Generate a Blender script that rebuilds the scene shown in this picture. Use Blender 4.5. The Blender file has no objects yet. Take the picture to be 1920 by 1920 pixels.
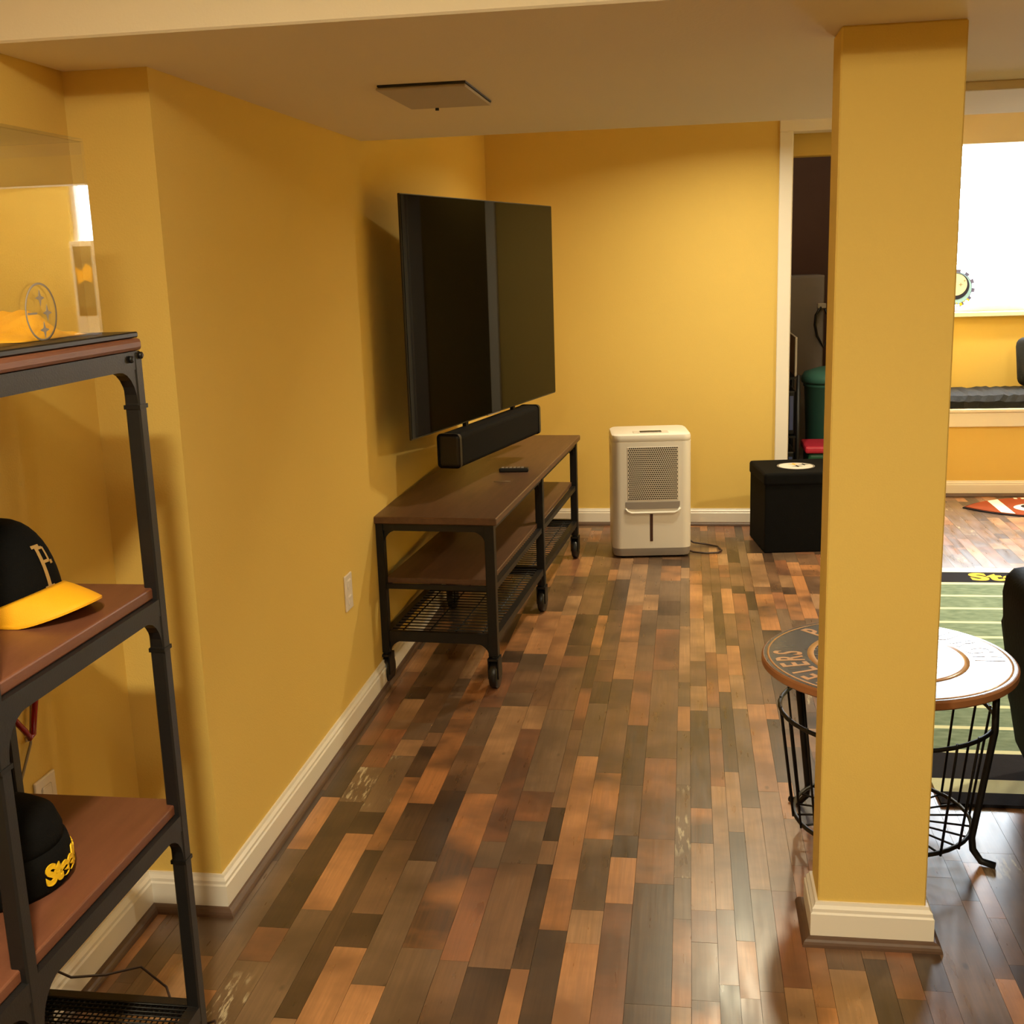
import bpy, bmesh, math, random
from mathutils import Vector, Matrix
random.seed(7)
C = bpy.context.scene.collection
SC = bpy.context.scene
PI = math.pi

# ------------------------------------------------------------------ camera
CAM_H = 1.45
F_PX = 2170.2
YAW, PIT, ROL = math.radians(8.847), math.radians(12.266), math.radians(-1.845)
fw = Vector((-math.sin(YAW)*math.cos(PIT), math.cos(YAW)*math.cos(PIT), -math.sin(PIT)))
r0 = Vector((math.cos(YAW), math.sin(YAW), 0)); u0 = r0.cross(fw)
rt = math.cos(ROL)*r0 + math.sin(ROL)*u0
up = math.cos(ROL)*u0 - math.sin(ROL)*r0
cd = bpy.data.cameras.new('camera'); cam = bpy.data.objects.new('camera', cd); C.objects.link(cam)
cd.sensor_width = 36; cd.lens = 36*F_PX/1920; cd.clip_start = 0.02
cam.matrix_world = Matrix(((rt.x, up.x, -fw.x, 0), (rt.y, up.y, -fw.y, 0), (rt.z, up.z, -fw.z, CAM_H), (0, 0, 0, 1)))
SC.camera = cam

# ------------------------------------------------------------------ light and exposure
SC.view_settings.view_transform = 'Standard'
SC.view_settings.look = 'None'
SC.view_settings.exposure = 0.0
SC.view_settings.gamma = 1.0
SC.view_settings.use_curve_mapping = False
SC.cycles.max_bounces = 10
SC.cycles.diffuse_bounces = 6
SC.cycles.sample_clamp_indirect = 6.0
SC.cycles.use_denoising = True

w = bpy.data.worlds.new('daylight'); SC.world = w; w.use_nodes = True
bg = w.node_tree.nodes['Background']
bg.inputs[0].default_value = (0.80, 0.90, 1.0, 1); bg.inputs[1].default_value = 42.0

WARM = (1.0, 0.88, 0.60)
def can_light(name, loc, power, size=0.14, spread=150, col=WARM):
    l = bpy.data.lights.new(name, 'AREA'); l.shape = 'DISK'; l.size = size; l.energy = power
    l.color = col; l.spread = math.radians(spread)
    o = bpy.data.objects.new(name, l); o.location = loc; C.objects.link(o); return o
def dome_light(name, loc, power, radius=0.07, col=WARM):
    l = bpy.data.lights.new(name, 'POINT'); l.shadow_soft_size = radius; l.energy = power; l.color = col
    o = bpy.data.objects.new(name, l); o.location = loc; C.objects.link(o); return o
dome_light('dome_light_front', (-0.50, 0.82, 2.06), 15)
dome_light('added_fill_column', (0.95, 0.60, 2.06), 8.5)  # added fill mirroring the front dome, lights the column's front face
can_light('added_fill_front', (-0.30, 0.30, 2.115), 50, spread=170)  # fill disk added beside the front dome to strengthen floor bounce
can_light('added_fill_entry', (1.25, 0.80, 2.115), 8, spread=170)  # second added fill, aimed down so bounce brightens the soffit underside
can_light('can_light_back', (0.28, 5.26, 2.24), 27, spread=150)
can_light('can_light_lounge', (2.10, 4.30, 2.24), 44)
can_light('added_fill_window', (2.50, 7.15, 2.24), 26)  # warm wash added to brighten the wall around the window
dome_light('added_fill_storage', (0.75, 6.95, 2.10), 5.0, radius=0.04)  # added point light that lifts the dark storage room walls
pl = bpy.data.lights.new('window_portal', 'AREA'); pl.shape = 'RECTANGLE'; pl.size = 0.86; pl.size_y = 1.06
pl.cycles.is_portal = True
po = bpy.data.objects.new('window_portal', pl); po.location = (1.83, 7.73, 1.62); po.rotation_euler = (-PI/2, 0, 0); C.objects.link(po)

# ------------------------------------------------------------------ materials
def lin(c):
    return tuple(((v/255)/12.92 if v/255 <= 0.04045 else ((v/255+0.055)/1.055)**2.4) for v in c)
def mat(name, rgb, rough=0.6, metal=0.0, var=0.08, scale=6.0, bump=0.0, bscale=200.0, stretch=(1, 1, 1), spec=0.5, emit=None, rgb2=None, coat=0.0):
    m = bpy.data.materials.new(name); m.use_nodes = True
    nt = m.node_tree; b = nt.nodes['Principled BSDF']
    geo = nt.nodes.new('ShaderNodeTexCoord')
    mp = nt.nodes.new('ShaderNodeMapping'); mp.inputs['Scale'].default_value = stretch
    nt.links.new(geo.outputs['Object'], mp.inputs[0])
    n = nt.nodes.new('ShaderNodeTexNoise'); n.inputs['Scale'].default_value = scale; n.inputs['Detail'].default_value = 4
    nt.links.new(mp.outputs[0], n.inputs[0])
    mx = nt.nodes.new('ShaderNodeMix'); mx.data_type = 'RGBA'
    c = lin(rgb); c2 = lin(rgb2) if rgb2 else tuple(v*(1-var*2) for v in c)
    mx.inputs[6].default_value = (*c, 1); mx.inputs[7].default_value = (*c2, 1)
    nt.links.new(n.outputs[0], mx.inputs[0]); nt.links.new(mx.outputs[2], b.inputs['Base Color'])
    b.inputs['Roughness'].default_value = rough; b.inputs['Metallic'].default_value = metal
    b.inputs['Specular IOR Level'].default_value = spec; b.inputs['Coat Weight'].default_value = coat
    if bump:
        n2 = nt.nodes.new('ShaderNodeTexNoise'); n2.inputs['Scale'].default_value = bscale
        nt.links.new(mp.outputs[0], n2.inputs[0])
        bp = nt.nodes.new('ShaderNodeBump'); bp.inputs['Strength'].default_value = bump; bp.inputs['Distance'].default_value = 0.002
        nt.links.new(n2.outputs[0], bp.inputs['Height']); nt.links.new(bp.outputs[0], b.inputs['Normal'])
    return m

M_WALL = mat('yellow_wall_paint', (226, 194, 106), 0.75, var=0.02, scale=2, bump=0.25, bscale=260, spec=0.25)
M_CEIL = mat('ceiling_paint', (234, 221, 196), 0.85, var=0.02, scale=2, bump=0.2, bscale=180, spec=0.2)
M_CEIL2 = mat('access_panel_paint', (186, 174, 160), 0.7, var=0.02, scale=3)
M_TRIM = mat('white_trim_paint', (238, 232, 222), 0.35, var=0.02, scale=3)
M_SHOE = mat('brown_shoe_molding', (104, 78, 62), 0.45, var=0.2, scale=20, stretch=(1, 1, 1))
M_SUB = mat('subfloor', (30, 24, 20), 0.9)
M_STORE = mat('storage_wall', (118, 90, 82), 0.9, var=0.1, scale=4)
M_IRON = mat('black_iron', (22, 20, 20), 0.45, metal=0.2, var=0.15, scale=30, bump=0.15, bscale=300)
M_IRON2 = mat('grey_iron_shelf', (34, 32, 32), 0.42, metal=0.2, var=0.12, scale=30, bump=0.1, bscale=300)
M_STANDWOOD = mat('dark_rustic_wood', (106, 74, 52), 0.42, rgb2=(70, 46, 32), scale=7, stretch=(9, 1, 9), bump=0.15, bscale=60)
M_SHELFWOOD = mat('reddish_shelf_wood', (128, 80, 58), 0.42, rgb2=(102, 60, 42), scale=6, stretch=(10, 1, 10), bump=0.1, bscale=60)
M_SCREEN = mat('black_screen_glass', (7, 6, 6), 0.02, var=0.05, spec=0.07)
M_PLASTIC = mat('black_plastic', (22, 20, 20), 0.4, var=0.1, scale=20)
M_CLOTHBLK = mat('black_speaker_cloth', (24, 22, 22), 0.9, spec=0.12, var=0.15, scale=40, bump=0.4, bscale=900)
M_FABRIC = mat('black_fabric', (12, 11, 11), 0.9, var=0.2, scale=30, bump=0.5, bscale=600, spec=0.15)
M_LEATHER = mat('black_leather', (10, 9, 9), 0.6, var=0.2, scale=10, bump=0.35, bscale=90, spec=0.04)
M_WHITEPL = mat('white_plastic', (226, 220, 210), 0.4, var=0.02, scale=4)
M_GREYPL = mat('grey_plastic', (150, 142, 136), 0.4, var=0.04)
M_GRILLE = mat('grille_plastic', (206, 196, 182), 0.5, var=0.03)
M_HOLE = mat('dark_hole', (58, 48, 38), 0.9)
M_WINDOWDK = mat('dark_level_window', (70, 44, 38), 0.15)
M_GOLD = mat('gold_fabric', (255, 182, 16), 0.7, var=0.05, scale=20, bump=0.3, bscale=700)
M_YELTHR = mat('yellow_thread', (250, 200, 20), 0.7, var=0.1, scale=60)
M_THREAD = mat('tan_thread', (176, 140, 84), 0.7, var=0.1, scale=60)
M_RED = mat('red_tube', (150, 10, 22), 0.25, var=0.1)
M_CORD = mat('dark_cord', (62, 44, 40), 0.5, var=0.1)
M_GREYCORD = mat('grey_cord', (150, 132, 108), 0.5, var=0.1)
M_SWITCH = mat('cover_plate_plastic', (232, 222, 212), 0.35, var=0.01)
M_GREEN = mat('green_bin_plastic', (62, 112, 98), 0.5, var=0.1)
M_GREEN2 = mat('green_tote_plastic', (24, 80, 50), 0.5, var=0.1)
M_REDLID = mat('red_lid_plastic', (190, 40, 62), 0.45, var=0.1)
M_CARD = mat('pale_board', (190, 180, 164), 0.7, var=0.05)
M_PANEL = mat('grey_cabinet_panel', (150, 142, 138), 0.6, var=0.08)
M_BLUE = mat('blue_label', (84, 98, 150), 0.5, var=0.1)
M_TABLERIM = mat('table_rim_wood', (176, 120, 78), 0.4, rgb2=(140, 90, 56), scale=14)
M_TABLEBLK = mat('worn_black_print', (64, 62, 66), 0.22, rgb2=(86, 82, 82), scale=9, stretch=(2, 9, 1))
M_TABLECREAM = mat('cream_print', (222, 176, 132), 0.24, rgb2=(206, 150, 104), scale=20)
M_TURF = mat('green_rug_pile', (80, 102, 80), 0.95, rgb2=(156, 174, 152), scale=20, stretch=(1, 2.4, 1), bump=0.6, bscale=500, spec=0.1)
M_RUGLINE = mat('pale_rug_pile', (226, 228, 190), 0.95, var=0.05, spec=0.1, bump=0.5, bscale=500)
M_RUGWHITE = mat('white_rug_pile', (240, 238, 230), 0.95, var=0.03, spec=0.1, bump=0.5, bscale=500)
M_RUGBLK = mat('black_rug_pile', (44, 42, 48), 0.95, var=0.15, scale=30, spec=0.1, bump=0.5, bscale=500)
M_RUGYEL = mat('yellow_rug_pile', (238, 206, 84), 0.95, var=0.05, spec=0.1)
M_BALL = mat('football_brown_pile', (150, 74, 46), 0.95, var=0.1, scale=20, spec=0.1, bump=0.5, bscale=500)
M_FUR = mat('black_fleece', (30, 32, 36), 0.9, var=0.3, scale=50, bump=0.8, bscale=120, spec=0.4)
M_LTBLUE = mat('light_blue_enamel', (150, 200, 245), 0.3, var=0.05)
M_NAVY = mat('navy_enamel', (40, 44, 72), 0.3, var=0.1)
M_PURP = mat('slate_enamel', (104, 108, 160), 0.3, var=0.1)
M_LTGREY = mat('etched_grey', (150, 138, 126), 0.6, var=0.05)
M_OLIVE = mat('olive_print', (116, 96, 60), 0.6, var=0.3, scale=12)

def glass_mat(name, tint=(1, 1, 1), ior=1.5, rough=0.0):
    m = bpy.data.materials.new(name); m.use_nodes = True; nt = m.node_tree
    for n in list(nt.nodes):
        if n.type == 'BSDF_PRINCIPLED': nt.nodes.remove(n)
    out = nt.nodes['Material Output']
    tr = nt.nodes.new('ShaderNodeBsdfTransparent'); tr.inputs[0].default_value = (*tint, 1)
    gl = nt.nodes.new('ShaderNodeBsdfGlossy'); gl.inputs['Roughness'].default_value = rough
    fr = nt.nodes.new('ShaderNodeFresnel'); ge = nt.nodes.new('ShaderNodeNewGeometry')
    ma = nt.nodes.new('ShaderNodeMath'); ma.operation = 'MULTIPLY_ADD'; ma.inputs[1].default_value = 1/ior-ior; ma.inputs[2].default_value = ior
    nt.links.new(ge.outputs['Backfacing'], ma.inputs[0]); nt.links.new(ma.outputs[0], fr.inputs[0])   # the pane does not bend the ray, so both faces reflect alike
    mx = nt.nodes.new('ShaderNodeMixShader')
    nt.links.new(fr.outputs[0], mx.inputs[0]); nt.links.new(tr.outputs[0], mx.inputs[1]); nt.links.new(gl.outputs[0], mx.inputs[2])
    nt.links.new(mx.outputs[0], out.inputs[0]); return m
M_ACRYLIC = glass_mat('clear_acrylic', (0.98, 0.98, 0.97), 1.62)
M_PANE = glass_mat('window_glass', (0.97, 0.98, 0.98), 1.45)

def plank_mat(name, a, b, knots=0.5, worn=0.0):
    m = bpy.data.materials.new(name); m.use_nodes = True; nt = m.node_tree; L = nt.links.new
    bs = nt.nodes['Principled BSDF']
    g = nt.nodes.new('ShaderNodeNewGeometry'); oi = nt.nodes.new('ShaderNodeObjectInfo')
    ml = nt.nodes.new('ShaderNodeMath'); ml.operation = 'MULTIPLY'; ml.inputs[1].default_value = 37.0; L(oi.outputs['Random'], ml.inputs[0])
    ad = nt.nodes.new('ShaderNodeVectorMath'); ad.operation = 'ADD'; L(g.outputs['Position'], ad.inputs[0]); L(ml.outputs[0], ad.inputs[1])
    def noise(sx, sy, det, rough=0.5, dist=0.0):
        mp = nt.nodes.new('ShaderNodeMapping'); mp.inputs['Scale'].default_value = (sx, sy, 1); L(ad.outputs[0], mp.inputs[0])
        n = nt.nodes.new('ShaderNodeTexNoise'); n.inputs['Scale'].default_value = 1; n.inputs['Detail'].default_value = det
        n.inputs['Roughness'].default_value = rough; n.inputs['Distortion'].default_value = dist
        L(mp.outputs[0], n.inputs[0]); return n.outputs[0]
    def mixc(f, c1, c2, blend='MIX'):
        x = nt.nodes.new('ShaderNodeMix'); x.data_type = 'RGBA'; x.blend_type = blend
        if isinstance(f, float): x.inputs[0].default_value = f
        else: L(f, x.inputs[0])
        for i, c in ((6, c1), (7, c2)):
            if isinstance(c, tuple): x.inputs[i].default_value = (*c, 1)
            else: L(c, x.inputs[i])
        return x.outputs[2]
    def ramp(f, p0, p1, v0=0.0, v1=1.0):
        r = nt.nodes.new('ShaderNodeMapRange'); r.inputs[1].default_value = p0; r.inputs[2].default_value = p1
        r.inputs[3].default_value = v0; r.inputs[4].default_value = v1; L(f, r.inputs[0]); return r.outputs[0]
    base = mixc(ramp(noise(3.5, 5, 4), 0.38, 0.62), lin(a), lin(b))
    grain = ramp(noise(150, 5, 5, 0.6, 0.6), 0.35, 0.75, 0.0, 0.58)
    base = mixc(grain, base, tuple(v*0.45 for v in lin(a)))
    if knots:
        v = nt.nodes.new('ShaderNodeTexVoronoi'); v.inputs['Scale'].default_value = 1
        mp = nt.nodes.new('ShaderNodeMapping'); mp.inputs['Scale'].default_value = (9, 4.5, 0); L(ad.outputs[0], mp.inputs[0]); L(mp.outputs[0], v.inputs[0])
        k = ramp(v.outputs['Distance'], 0.03, 0.07, knots, 0.0)
        base = mixc(k, base, (0.015, 0.009, 0.006))
    if worn:
        wn = ramp(noise(90, 14, 4, 0.65), 0.52, 0.60, 0.0, 1.0); wb = ramp(noise(6, 5, 2), 0.50, 0.60, 0.0, worn)
        mm = nt.nodes.new('ShaderNodeMath'); mm.operation = 'MULTIPLY'; L(wn, mm.inputs[0]); L(wb, mm.inputs[1])
        base = mixc(mm.outputs[0], base, lin((190, 176, 146)))
    L(base, bs.inputs['Base Color'])
    L(ramp(noise(40, 6, 3), 0.3, 0.7, 0.27, 0.36), bs.inputs['Roughness'])
    bs.inputs['Specular IOR Level'].default_value = 1.0
    bp = nt.nodes.new('ShaderNodeBump'); bp.inputs['Strength'].default_value = 0.06; bp.inputs['Distance'].default_value = 0.002
    L(noise(160, 6, 4), bp.inputs['Height']); L(bp.outputs[0], bs.inputs['Normal'])
    return m
PL = [plank_mat('plank_dark', (62, 46, 36), (96, 72, 54)),
      plank_mat('plank_brown', (132, 98, 72), (86, 64, 48)),
      plank_mat('plank_greybrown', (126, 100, 78), (90, 70, 54)),
      plank_mat('plank_orange', (198, 142, 96), (136, 94, 64)),
      plank_mat('plank_tan', (180, 138, 100), (122, 92, 66)),
      plank_mat('plank_red', (156, 104, 72), (96, 68, 52)),
      plank_mat('plank_mixed', (184, 126, 80), (78, 58, 44)),
      plank_mat('plank_worn', (128, 102, 78), (92, 70, 54), worn=0.9)]

# ------------------------------------------------------------------ mesh helpers
class MB:
    def __init__(s): s.bm = bmesh.new()
    def _tf(s, vs, loc, rz=0, M=None):
        T = M if M is not None else Matrix.Translation(loc) @ Matrix.Rotation(rz, 4, 'Z')
        bmesh.ops.transform(s.bm, matrix=T, verts=vs)
    def box(s, x0, x1, y0, y1, z0, z1, bev=0.0, seg=1, M=None):
        r = bmesh.ops.create_cube(s.bm, size=1.0)
        vs = r['verts']
        bmesh.ops.scale(s.bm, vec=(x1-x0, y1-y0, z1-z0), verts=vs)
        bmesh.ops.translate(s.bm, vec=((x0+x1)/2, (y0+y1)/2, (z0+z1)/2), verts=vs)
        if bev:
            es = list({e for v in vs for e in v.link_edges})
            rb = bmesh.ops.bevel(s.bm, geom=es, offset=bev, segments=seg, affect='EDGES', profile=0.5)
            vs = list({v for f in rb['faces'] for v in f.verts} | {v for v in vs if v.is_valid})
        if M is not None: bmesh.ops.transform(s.bm, matrix=M, verts=vs)
        return s
    def tube(s, pts, r, n=8, closed=False, cap=True):
        pts = [Vector(p) for p in pts]; N = len(pts); rings = []
        rr = r if isinstance(r, (list, tuple)) else [r]*N
        prev = None
        for i, p in enumerate(pts):
            if closed: t = (pts[(i+1) % N]-pts[i-1])
            else: t = pts[min(i+1, N-1)]-pts[max(i-1, 0)]
            t.normalize()
            if prev is None:
                a = Vector((0, 0, 1)) if abs(t.z) < 0.9 else Vector((1, 0, 0)); u = t.cross(a).normalized()
            else:
                u = (prev - t*prev.dot(t)).normalized()
            prev = u; v = t.cross(u)
            rings.append([s.bm.verts.new(p+rr[i]*(math.cos(2*PI*k/n)*u+math.sin(2*PI*k/n)*v)) for k in range(n)])
        for i in range(N if closed else N-1):
            A, B = rings[i], rings[(i+1) % N]
            for k in range(n):
                f = s.bm.faces.new((A[k], A[(k+1) % n], B[(k+1) % n], B[k])); f.smooth = True
        if cap and not closed:
            s.bm.faces.new(rings[0][::-1]); s.bm.faces.new(rings[-1])
        return s
    def lathe(s, prof, c=(0, 0, 0), n=32, axis='Z', capb=True, capt=True, M=None, smooth=True):
        vs = []; rings = []
        for (r, z) in prof:
            ring = []
            for k in range(n):
                a = 2*PI*k/n; p = Vector((r*math.cos(a), r*math.sin(a), z))
                if axis == 'X': p = Vector((p.z, p.x, p.y))
                if axis == 'Y': p = Vector((p.x, p.z, p.y))
                ring.append(s.bm.verts.new(p+Vector(c)))
            rings.append(ring); vs += ring
        for A, B in zip(rings, rings[1:]):
            for k in range(n):
                f = s.bm.faces.new((A[k], A[(k+1) % n], B[(k+1) % n], B[k])); f.smooth = smooth
        if capb: s.bm.faces.new(rings[0][::-1])
        if capt: s.bm.faces.new(rings[-1])
        if M is not None: bmesh.ops.transform(s.bm, matrix=M, verts=vs)
        return s
    def prism(s, poly, d0, d1, axis='Z', M=None):
        def P(a, b, d):
            return Vector((a, b, d)) if axis == 'Z' else (Vector((d, a, b)) if axis == 'X' else Vector((a, d, b)))
        A = [s.bm.verts.new(P(a, b, d0)) for a, b in poly]; B = [s.bm.verts.new(P(a, b, d1)) for a, b in poly]
        n = len(poly)
        for k in range(n): s.bm.faces.new((A[k], A[(k+1) % n], B[(k+1) % n], B[k]))
        s.bm.faces.new(A[::-1]); s.bm.faces.new(B)
        if M is not None: bmesh.ops.transform(s.bm, matrix=M, verts=A+B)
        return s
    def quad(s, *p):
        s.bm.faces.new([s.bm.verts.new(q) for q in p]); return s
    def build(s, name, m, parent=None, loc=None, rz=None, smooth=False):
        bmesh.ops.recalc_face_normals(s.bm, faces=s.bm.faces)
        me = bpy.data.meshes.new(name); s.bm.to_mesh(me); s.bm.free()
        for mm in (m if isinstance(m, list) else [m]): me.materials.append(mm)
        if smooth:
            for p in me.polygons: p.use_smooth = True
        o = bpy.data.objects.new(name, me); C.objects.link(o)
        if parent is not None: o.parent = parent
        if loc is not None: o.location = loc
        if rz is not None: o.rotation_euler = (0, 0, rz)
        return o

def thing(name, label, cat, loc=(0, 0, 0), rz=0.0, group=None):
    o = bpy.data.objects.new(name, None); o.empty_display_size = 0.05; C.objects.link(o)
    o.location = loc; o.rotation_euler = (0, 0, rz); o['label'] = label; o['category'] = cat
    if group: o['group'] = group
    return o
def tag(o, label, cat, group=None):
    o['label'] = label; o['category'] = cat
    if group: o['group'] = group
    return o
def struct(o, label=None):
    o['kind'] = 'structure'
    if label: o['label'] = label
    return o
def smooth_angle(o, deg=35):
    me = o.data
    for p in me.polygons: p.use_smooth = True
    try: me.set_sharp_from_angle(angle=math.radians(deg))
    except Exception: pass
    return o
def text_bm(txt, size, extrude=0.001, offset=0.0, spacing=1.0, sx=1.0):
    """flat lettering as a bmesh in the XY plane, centred"""
    cu = bpy.data.curves.new('lettering', 'FONT'); cu.body = txt; cu.size = size; cu.extrude = extrude
    cu.offset = offset; cu.align_x = 'CENTER'; cu.align_y = 'CENTER'; cu.resolution_u = 4; cu.space_character = spacing
    ob = bpy.data.objects.new('lettering', cu); C.objects.link(ob)
    dg = bpy.context.evaluated_depsgraph_get(); me = bpy.data.meshes.new_from_object(ob.evaluated_get(dg))
    bm = bmesh.new(); bm.from_mesh(me); bpy.data.objects.remove(ob); bpy.data.curves.remove(cu); bpy.data.meshes.remove(me)
    if sx != 1.0: bmesh.ops.scale(bm, vec=(sx, 1, 1), verts=bm.verts)
    return bm
def join_bm(mb, bm2, M=None, fn=None):
    if M is not None: bmesh.ops.transform(bm2, matrix=M, verts=bm2.verts)
    if fn:
        for v in bm2.verts: v.co = fn(v.co)
    me = bpy.data.meshes.new('t'); bm2.to_mesh(me); bm2.free(); mb.bm.from_mesh(me); bpy.data.meshes.remove(me)

def arc(cx, cy, r, a0, a1, n):
    return [(cx+r*math.cos(a0+(a1-a0)*k/n), cy+r*math.sin(a0+(a1-a0)*k/n)) for k in range(n+1)]

# ------------------------------------------------------------------ room shell
XL, XA, YR, YB, ZS = -1.06, -1.242, 2.295, 6.27, 1.847
ZN, ZB = 2.12, 2.25
XR, YW, YU = 3.05, 7.05, 7.60
YF, YSB = 1.989, 3.856          # soffit front and back edges

# floor slab, planks as children
fl = struct(MB().box(XA-.1, XR, -2.6, 8.1, -0.06, -0.004).build('floor', M_SUB))
unit = MB().box(-.5, .5, -.5, .5, -.5, .5)
um = unit.build('plank', PL[0]); ume = um.data; bpy.data.objects.remove(um)
def screen(x, y):
    d = Vector((x, y, 0))-Vector((0, 0, CAM_H)); z = d.dot(fw)
    if z < 0.3: return None
    return 960+F_PX*d.dot(rt)/z, 960-F_PX*d.dot(up)/z, z
rects = []
x = XA
rng = random.Random(11)
lastm = 0
while x < XR:
    wd = rng.choice((0.040, 0.048, 0.056, 0.056, 0.064, 0.074, 0.092))
    y = 1.0 - rng.random()*0.5
    while y < 8.0:
        ln = rng.choice((0.12, 0.2, 0.28, 0.36, 0.45, 0.55, 0.7))*rng.uniform(0.85, 1.15)
        mi = rng.choices(range(8), weights=(22, 24, 16, 9, 9, 11, 12, 4))[0]
        if mi == lastm: mi = rng.choices(range(7), weights=(20, 22, 18, 10, 12, 10, 10))[0]
        lastm = mi
        x1 = min(x+wd, XR); y1 = min(y+ln, 8.0)
        if (x+x1)/2 > XA and y1 > 1.0: rects.append((x, x1, y, y1, mi))
        y += ln
    x += wd
def score(r):
    ps = [screen(a, b) for a in r[:2] for b in r[2:4]]
    if any(p is None for p in ps): return 0
    xs = [min(max(p[0], 0), 1920) for p in ps]; ys = [min(max(p[1], 0), 1920) for p in ps]
    cx = (r[0]+r[1])/2; cy = (r[2]+r[3])/2
    if cx < XL and cy > YR: return 0
    if cy > 7.0 or (cy > YB and cx < 1.38): return 0
    return (max(xs)-min(xs))*(max(ys)-min(ys))
rects.sort(key=score, reverse=True)
GAP = 0.0007
for i, (a, b, c, d, mi) in enumerate(rects[:298]):
    o = bpy.data.objects.new('plank', ume); C.objects.link(o); o.parent = fl
    o.scale = (b-a-GAP, d-c-GAP, 0.008); o.location = ((a+b)/2, (c+d)/2, -0.004+rng.uniform(-.0003, 0))
    o.material_slots[0].link = 'OBJECT'; o.material_slots[0].material = PL[mi]
mb = MB()
for (a, b, c, d, mi) in rects[298:]:
    n0 = len(mb.bm.faces)
    mb.box(a, b-GAP, c, d-GAP, -0.008, -0.0001)
    mb.bm.faces.ensure_lookup_table()
    for f in mb.bm.faces[n0:]: f.material_index = mi
mb.box(XA-.1, XR, -2.6, 1.0, -.01, -.0001)
o = mb.build('distant_planks', PL, fl); o['kind'] = 'stuff'

def wall(name, *b, m=M_WALL): return struct(MB().box(*b).build(name, m))
wall('wall_left', XL-.28, XL, YR, YB+.12, 0, 2.4)
wall('wall_alcove', XA-.1, XA, -2.6, YR, 0, 2.4)
DX0, DX1, DZ = 0.522, 1.12, 2.04
mb = MB(); mb.box(XL, DX0-.012, YB, YB+.12, 0, 2.4); mb.box(DX0-.012, DX1+.012, YB, YB+.12, DZ+.012, 2.4); mb.box(DX1+.012, 1.30, YB, YB+.12, 0, 2.4)
mb.box(1.20, 1.30, YB+.12, YU+.14, 0, 2.4)
struct(mb.build('wall_back', M_WALL))
WX0, WX1, WZ0, WZ1 = 1.36, 2.30, 1.05, 2.19
mb = MB(); mb.box(1.30, XR, YW, YU, 0, 0.505)
mb.box(1.30, WX0, YU, YU+.14, 0, 2.4)
mb.box(WX1, XR, YU, YU+.14, 0, 2.4); mb.box(WX0, WX1, YU, YU+.14, 0, WZ0); mb.box(WX0, WX1, YU, YU+.14, WZ1, 2.4)
struct(mb.build('wall_window', M_WALL))
wall('wall_right', XR, XR+.1, -2.6, YU+.14, 0, 2.4)
wall('wall_behind', XA-.1, XR, -2.7, -2.6, 0, 2.4)
# ceiling: near part, dropped soffit, back part, bulkhead over the window recess
mb = MB(); mb.box(XA-.1, XR+.1, -2.7, YF, ZN, ZN+.1); mb.box(XA-.1, XR+.1, YSB, YU+.14, ZB, ZB+.1)
mb.box(XA, XR, YF, YSB, ZS, 2.34, bev=.004); mb.box(1.30, XR, 6.45, 6.58, 1.956, ZB)
struct(mb.build('ceiling', M_CEIL))
# column
CX0, CX1, CY0, CY1 = 0.2755, 0.4969, 2.308, 2.425
struct(MB().box(CX0, CX1, CY0, CY1, 0, ZS, bev=.003).build('wall_column', M_WALL))
# storage room behind the door opening
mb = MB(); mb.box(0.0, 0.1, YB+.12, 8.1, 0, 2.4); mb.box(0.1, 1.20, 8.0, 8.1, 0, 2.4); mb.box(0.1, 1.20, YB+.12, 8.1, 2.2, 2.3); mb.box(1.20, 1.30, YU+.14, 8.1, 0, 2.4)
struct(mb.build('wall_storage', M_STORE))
struct(MB().box(0.1, 1.20, 6.46, 6.58, 1.935, 2.2).build('wall_storage_beam', M_WALL))

# baseboards
def base_profile(h=0.0925, t=0.016):
    return [(0, 0.0), (t, 0.0), (t, h*0.74), (t*0.8, h*0.78), (t*0.8, h*0.86), (t*0.45, h*0.93), (t*0.35, h), (0, h)]
def shoe_profile(r=0.017, off=0.016):
    return [(off, 0)]+[(off+r*math.cos(a), r*1.1*math.sin(a)) for a in [k*PI/2/5 for k in range(6)]]
def run_profile(mb, prof, path, closed=False):
    """sweep a (outwards, up) profile along a floor path; outwards is to the right of travel"""
    n = len(path); secs = []
    for i, p in enumerate(path):
        p = Vector((*p, 0))
        def dirn(a, b): return (Vector((*b, 0))-Vector((*a, 0))).normalized()
        if closed or 0 < i < n-1:
            d0 = dirn(path[i-1], path[i]); d1 = dirn(path[i], path[(i+1) % n])
        elif i == 0: d0 = d1 = dirn(path[0], path[1])
        else: d0 = d1 = dirn(path[-2], path[-1])
        n0 = Vector((d0.y, -d0.x, 0)); n1 = Vector((d1.y, -d1.x, 0)); mdir = (n0+n1); mdir /= max(0.2, mdir.dot(n0))
        secs.append([mb.bm.verts.new(p+mdir*a+Vector((0, 0, b))) for a, b in prof])
    m = len(prof)
    for i in range(n if closed else n-1):
        A, B = secs[i], secs[(i+1) % n]
        for k in range(m): mb.bm.faces.new((A[k], A[(k+1) % m], B[(k+1) % m], B[k]))
    if not closed: mb.bm.faces.new(secs[0]); mb.bm.faces.new(secs[-1][::-1])
    return mb
def baseboard(name, path, closed=False):
    o = struct(run_profile(MB(), base_profile(), path, closed).build(name, M_TRIM))
    run_profile(MB(), shoe_profile(), path, closed).build('shoe_molding', M_SHOE, o)
    return o
baseboard('baseboard_left', [(XA, -2.5), (XA, YR), (XL, YR), (XL, YB)])
baseboard('baseboard_back', [(XL+.036, YB), (0.455, YB)])
baseboard('baseboard_window', [(1.30, YW), (XR, YW)])
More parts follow.
